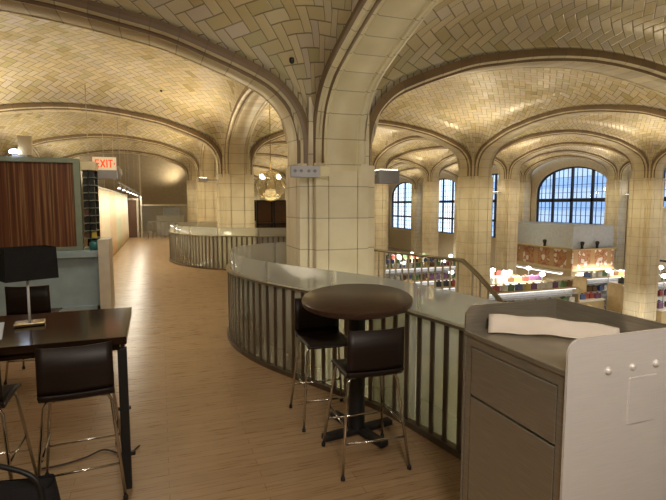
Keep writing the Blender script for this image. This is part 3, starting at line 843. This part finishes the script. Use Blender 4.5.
# ------------------------------------------------------------------ lamps on the piers
def flood(name, loc, rz, label, w=.3, lens_mat='lamp', arm=.3, hl=.24, hh=.05):
    o = empty(name, loc, rz, label, 'lamp')              # -Y is away from the pier
    MB().b2((-.03, -arm, -.015), (.03, .03, .015)).build('bracket', 'greyp', o)
    MB().b2((-w/2, -arm-hl, -hh), (w/2, -arm, .05), .01).build('housing', 'greyp', o)
    MB().b2((-w/2+.02, -arm-hl+.02, .048), (w/2-.02, -arm-.02, .056)).build('lens', lens_mat, o)
    return o
z0 = 2.13
P = lambda i, j: (X0+S*i, Y0+S*j)
flood('floodlight', (2.6, 6.0, 2.12), R(90), 'long uplight jutting from the right side of nearest pier', .24, arm=.17, hl=.30, hh=.13)
flood('floodlight', (1.6, 14.4, 2.42), R(-90), 'uplight on the hall side of the second pier', .3)
flood('floodlight', (2.6, 14.4, 2.45), R(90), 'uplight on the void side of the second pier', .3)
flood('floodlight', (27.3, 22.3, 2.3), 0, 'small bright lamp on the pillar right of the arched window', .5)
flood('floodlight', (18.4, 22.8, 2.4), R(-90), 'small lamp on the pillar left of the arched window', .4)
eb = empty('emergency_light', (1.60, 5.43, 2.085), R(-10), 'grey emergency light box with dim dots fixed to nearest pier', 'light')
MB().b2((-.17, -.07, -.065), (.17, .03, .065), .008).build('housing', 'greyp', eb)
MB().b2((-.165, -.075, -.06), (.165, -.07, .06)).build('face', plain('box_face', (.42, .41, .44), .4), eb)
for q in (-.12, -.05, .04, .11): MB().lathe([(0, .012), (.016, .008), (.02, 0)], (q, -.075, .005), 14, Matrix.Rotation(R(90), 4, 'X')).build('lens', 'mull2', eb)
MB().b2((.17, -.05, -.05), (.29, .03, .07), .01).build('side_head', 'cream', eb)
pl = empty('floodlight', (-2.02, 8.75, 2.44), 0, 'small floodlight standing on the top edge of wood panel frame', 'lamp')
MB().b2((-.10, -.06, 0), (.10, .06, .03)).build('base', 'greyp', pl)
MB().b2((-.02, -.02, .03), (.16, .10, .33), .01).build('housing', 'tan', pl)
MB().lathe([(0, 0), (.07, .005), (.08, .03), (.05, .06), (0, .07)], (-.06, -.04, .05), 18).build('lens', emission('cold_lens', (.7, .82, 1), 12), pl)

# ------------------------------------------------------------------ market below
ga = empty('gallery_box', (21.5, 20.5, 0), 0, 'grey parapet box with a floral frieze band above the market', 'parapet')
MB().b2((0, 0, -.72), (3.0, 6.2, .55)).build('body', 'gallery', ga)
MB().b2((-.27, -.27, -.80), (3.1, 6.3, -.72), .01).build('ledge', 'tan', ga)
MB().b2((-.04, -.04, -1.85), (3.04, 6.24, -.80)).build('frieze', 'frieze', ga)['label'] = 'orange and brown band with pale flowers'
MB().b2((-.10, -.10, -2.0), (3.1, 6.3, -1.85), .01).build('soffit', 'tan', ga)
MB().b2((.4, .4, ZL), (2.6, 5.8, -2.0)).build('core', 'tan', ga)
for k, (x, y, lb) in enumerate([(21.33, 25.6, 'small black spotlight on the frieze ledge, nearest the left pillar'), (21.33, 22.4, 'small black spotlight on the frieze ledge, left of box corner'), (22.0, 20.33, 'small black spotlight on the frieze ledge, right of box corner'), (23.1, 20.33, 'small black spotlight on frieze ledge, furthest to the right')]):
    o = empty('spotlight', (x, y, -.718), 0, lb, 'lamp')
    MB().b2((-.05, -.05, 0), (.05, .05, .10)).build('base', 'black', o)
    MB().tube([(0, 0, .10), (0, 0, .22), (-.06, -.06, .34)], [.06, .09, .11], 12).build('head', 'black', o)
tb = []
for k, (x, y, rz, ln) in enumerate([(21.0, 23.3, 90, 5.2), (23.0, 20.0, 0, 3.4)]):
    o = empty('tube_light', (x, y, -2.16), R(rz), ['cool tube light under the left side of frieze box', 'cool tube light under the right side of frieze box'][k], 'light')
    MB().b2((-ln/2, -.12, .06), (ln/2, .12, .14)).build('housing', 'white', o)
    MB().b2((-ln/2+.05, -.09, 0), (ln/2-.05, .09, .06)).build('diffuser', 'tube', o)
    MB().tube([(0, 0, .14), (0, 0, .17)], .02, 6).build('mount', 'white', o)

def gondola(x, y, ln, rz, label, htop=1.7):
    o = empty('grocery_shelf', (x, y, ZL), R(rz), label, 'shelf')
    MB().b2((-ln/2, -.03, 0), (ln/2, .03, htop)).build('back_panel', 'white', o)
    MB().b2((-ln/2, -.45, 0), (ln/2, .45, .18)).build('base', 'greyp', o)
    for z in (.62, 1.06, htop-.22):
        MB().b2((-ln/2, -.38, z-.03), (ln/2, .38, z)).build('shelf', 'greyp', o)
    for sx in (-1, 1): MB().b2((sx*ln/2-.03, -.40, .18), (sx*ln/2+.03, .40, htop)).build('end_panel', 'tan', o)
    MB().b2((-ln/2, -.34, htop), (ln/2, .34, htop+.06)).build('canopy', 'tan', o)
    MB().b2((-ln/2+.1, -.30, htop-.025), (ln/2-.1, -.22, htop)).build('light_strip', 'tube', o)
    MB().b2((-ln/2+.1, .22, htop-.025), (ln/2-.1, .30, htop)).build('light_strip', 'tube', o)
    return o
rows_ = [(14.4, 16.6, 6.2, 0), (14.4, 18.5, 6.2, 0), (14.4, 20.5, 6.2, 0), (14.4, 24.9, 6.2, 0), (14.4, 27.0, 6.2, 0), (22.9, 16.4, 6.0, 0), (22.9, 18.4, 6.0, 0), (14.4, 29.2, 6.2, 0), (7.6, 24.9, 4.0, 0)]
labs = ['lit grocery gondola closest to the stainless station, in the front market row', 'lit grocery gondola in the second market row behind the stair guard', 'lit grocery gondola in the third market row, beside the slim pillar', 'lit grocery gondola in the fourth market row, behind the slim pillar', 'lit grocery gondola in the fifth market row, deep behind the slim pillar', 'lit grocery gondola in front of the big right pillar at frame edge', 'lit grocery gondola beneath the right end of the frieze', 'lit grocery gondola deepest in the market between the left pillars', 'lit grocery gondola seen deep behind the stair guard']
gcol = dict(red=(.32, .06, .05), white=(.62, .62, .58), yellow=(.55, .43, .14), green=(.10, .2, .08), blue=(.08, .12, .28), purple=(.17, .08, .18), black=(.03, .03, .03), brown=(.15, .08, .04))
gm = {}
names = list(gcol); cnt = 0
for (x, y, ln, rz), lb in zip(rows_, labs):
    gondola(x, y, ln, rz, lb)
    n = 30 if ln > 5 else 20
    for q in range(n):
        c = random.choice(names+['white', 'white'])
        if c not in gm:
            gm[c] = plain('grocery_'+c, gcol[c], .4)
            m = MB(); m.b2((-.14, -.09, 0), (.14, .09, .24), .012); m.lathe([(.05, .24), (.05, .29), (0, .29)], n=10)
            src = m.build('grocery_package', gm[c]); gm[c] = src; o = src
        else:
            o = gm[c].copy(); col.objects.link(o)
        top = q % 2 == 0
        o.location = (x-ln/2+.3+(ln-.6)*(q//2)/(n//2-1)+random.uniform(-.04, .04), y-.24, ZL+(1.762 if top else 1.062))
        if top: o.location.y = y-.1
        o.rotation_euler = (0, 0, random.uniform(-.2, .2))
        tag(o, '%s grocery package on the lit shelves of the market below' % c, 'package', '%s packages in the market' % c)
for k, (x, y, lb) in enumerate([(13.2, 14.9, 'tan wooden market counter in front of the grocery rows'), (19.9, 19.4, 'tan wooden market counter below the frieze, beside the slim pillar')]):
    o = empty('market_counter', (x, y, ZL), 0, lb, 'counter')
    MB().b2((-.9, -.3, 0), (.9, .3, 1.5)).build('body', 'tan', o); MB().b2((-.95, -.35, 1.5), (.95, .35, 1.58), .01).build('top', 'beige', o)
for k, (x, y, lb) in enumerate([(20.5, 14.4, 'grocery bin at the foot of the big right pillar'), (18.7, 17.0, 'grocery bin in the aisle gap behind the big right pillar row'), (18.75, 18.3, 'grocery bin in the aisle gap left of the frieze counter'), (18.7, 21.4, 'grocery bin before the slim pillar'), (15.9, 14.9, 'grocery bin beside the front tan counter')]):
    o = empty('display_bin', (x, y, ZL), 0, lb, 'bin')
    MB().b2((-.8, -.4, 0), (.8, .4, .95), .01).build('body', 'tan', o); MB().b2((-.84, -.44, .95), (.84, .44, 1.02), .01).build('rim', 'white', o)
    for q in range(5):
        c = random.choice(list(gm)); p_ = gm[c].copy(); col.objects.link(p_)
        p_.location = (x-.62+.31*q, y+random.uniform(-.15, .15), ZL+1.022); p_.rotation_euler = (0, 0, random.uniform(-.1, .1))
        tag(p_, '%s grocery package lying in one of the low market bins' % c, 'package', '%s packages in the market bins' % c)
hl = None
for k, (x, y) in enumerate([(12.2, 17.5), (14.4, 17.5), (16.6, 17.5), (13.0, 19.5), (15.4, 19.5), (17.6, 19.5), (20.6, 17.4), (22.4, 17.4), (24.2, 17.4), (21.4, 15.2), (23.6, 15.2), (12.6, 23.6), (15.2, 23.6), (17.2, 25.9), (13.6, 25.9), (12.4, 28.0), (15.6, 28.0)]):
    if hl is None:
        hl = empty('shelf_lamp', (x, y, ZL+2.2), 0, 'small bright lamp on a thin post above the market aisles', 'lamp', 'lamps above the market aisles')
        MB().lathe([(0, -.10), (.10, -.07), (.13, 0), (.09, .07), (0, .10)], n=16).build('globe', 'lamp', hl)
        MB().tube([(0, 0, -2.2), (0, 0, -.09)], .02, 6).build('post', 'greyp', hl)
    else:
        c = copy_tree(hl); c.location = (x, y, ZL+2.2)
wb = empty('partition_board', (26.3, 16.6, ZL), 0, 'white partition board behind the big right pillar', 'partition')
MB().b2((-.05, -2.6, 0), (.05, 2.6, 5.3)).build('board', 'white', wb); MB().b2((-.10, -2.62, 2.25), (-.05, 2.62, 2.35)).build('rail', 'mull', wb); MB().b2((-.3, -2.62, 0), (.3, 2.62, .06)).build('base', 'greyp', wb)
# building across the street
bd = empty('street_building', (52, 24, -6), 0, 'pale street building with blue window bands outside the arched windows', 'building')
MB().b2((0, -40, 0), (6, 45, 34)).build('body', 'stone', bd)
for z in range(1, 33, 3): MB().b2((-.15, -38, z), (.05, 43, z+1.35)).build('window_band', 'stoneglass', bd)
struct(MB().b2((XR+.6, -40, -6.3), (52, 80, -6)).build('ground_outside', 'stone'))

# ------------------------------------------------------------------ light
def light(kind, loc, target, power, color, size=.3, cone=120, blend=.6, sy=None):
    l = bpy.data.lights.new('light', kind); o = bpy.data.objects.new('light', l); col.objects.link(o)
    o.location = loc; l.energy = power; l.color = color
    if target is not None: o.rotation_euler = (Vector(target)-Vector(loc)).to_track_quat('-Z', 'Y').to_euler()
    if kind == 'SPOT': l.spot_size = R(cone); l.spot_blend = blend; l.shadow_soft_size = size
    elif kind == 'AREA':
        l.size = size
        if sy: l.shape = 'RECTANGLE'; l.size_y = sy
    else: l.shadow_soft_size = size
    return o
WARM = (1, .82, .54); WARM2 = (1, .86, .62)
for (i, j) in piers:
    x, y = P(i, j)
    pw = 175
    if (i, j) == (0, 0): pw = 16
    if (i, j) == (1, 0): pw = 100
    if j < 0: pw = 14
    if i < 0 and j <= 0: pw = 34 if j == 0 else 12
    if (i, j) == (0, 1): pw = 240
    if (i, j) == (-1, 1): pw = 700
    for a, b in ((1, 1), (1, -1), (-1, 1), (-1, -1)):
        if (i == I0 and a < 0) or (i == I1 and a > 0) or (j == J0 and b < 0) or (j == J1 and b > 0): continue
        z = 2.35+lift(x, y)
        light('SPOT', (x+a*.95, y+b*.95, z-.1), (x+a*2.4, y+b*2.4, z+2.2), pw, WARM if i >= 0 else WARM2, .22, 135, .9)
        if j >= 0 and i >= 0 and (i, j) != (0, 0):
            light('SPOT', (x+a*1.9, y+b*1.9, 2.9+lift(x, y)), (x, y, -.4), 165, (1, .88, .58), .3, 75, .9)
# market lighting
for x in (9, 16, 23):
    for y in (3, 12, 19, 29, 40):
        light('AREA', (x, y, -1.6), (x, y, -5), 240, (1, .94, .82), 2.5)
# wall washers on the curtains
wash = light('AREA', (-.95, 19.3, 2.12), None, 170, (1, .92, .74), .12, sy=15.8); wash.rotation_euler = (0, R(17), 0)
light('SPOT', (-1.9, 9.4, 2.7), (-3.5, 13, 4.5), 60, (.45, .62, 1), .1, 120, .8)  # added cool spot, standing in for bluish daylight on the vault
light('POINT', (2.33, 10.6, 2.3), None, 8, (1, .8, .5), .2)
# overhead spot behind the viewpoint, then unseen area fills added for floor and station
light('SPOT', (1.2, -1.6, 3.3), (2.0, 5.5, 1.6), 95, (1, .80, .68), .15, 110, .9)
light('AREA', (-1.5, .6, 3.6), (-.5, 2.5, 0), 16, (1, .84, .62), 1.0)
light('AREA', (.2, -.8, 3.2), (1.6, 1.25, .6), 62, (1, .92, .84), .5)
light('AREA', (-.5, 6.8, 3.6), (-.3, 7, 0), 40, (1, .86, .66), 1.2)
# unseen lights added in the void to brighten the stair wall
light('AREA', (2.45, 1.5, -.8), (2.62, 5, -.6), 45, (1, .95, .7), .5)
light('SPOT', (2.3, 2.6, -1.0), (2.62, 4.6, .3), 60, (1, .95, .72), .1, 140, .8)
# daylight
wd = bpy.data.worlds.new('world'); sc.world = wd; wd.use_nodes = True
bgn = wd.node_tree.nodes['Background']; bgn.inputs[0].default_value = (.62, .78, 1, 1); bgn.inputs[1].default_value = 2.6

sc.view_settings.view_transform = 'Standard'; sc.view_settings.look = 'None'; sc.view_settings.exposure = 0; sc.view_settings.gamma = 1
sc.view_settings.use_curve_mapping = False
sc.cycles.use_denoising = True
sc.cycles.max_bounces = 8; sc.cycles.transparent_max_bounces = 16
sc.cycles.caustics_reflective = False; sc.cycles.caustics_refractive = False
sc.cycles.sample_clamp_indirect = 6
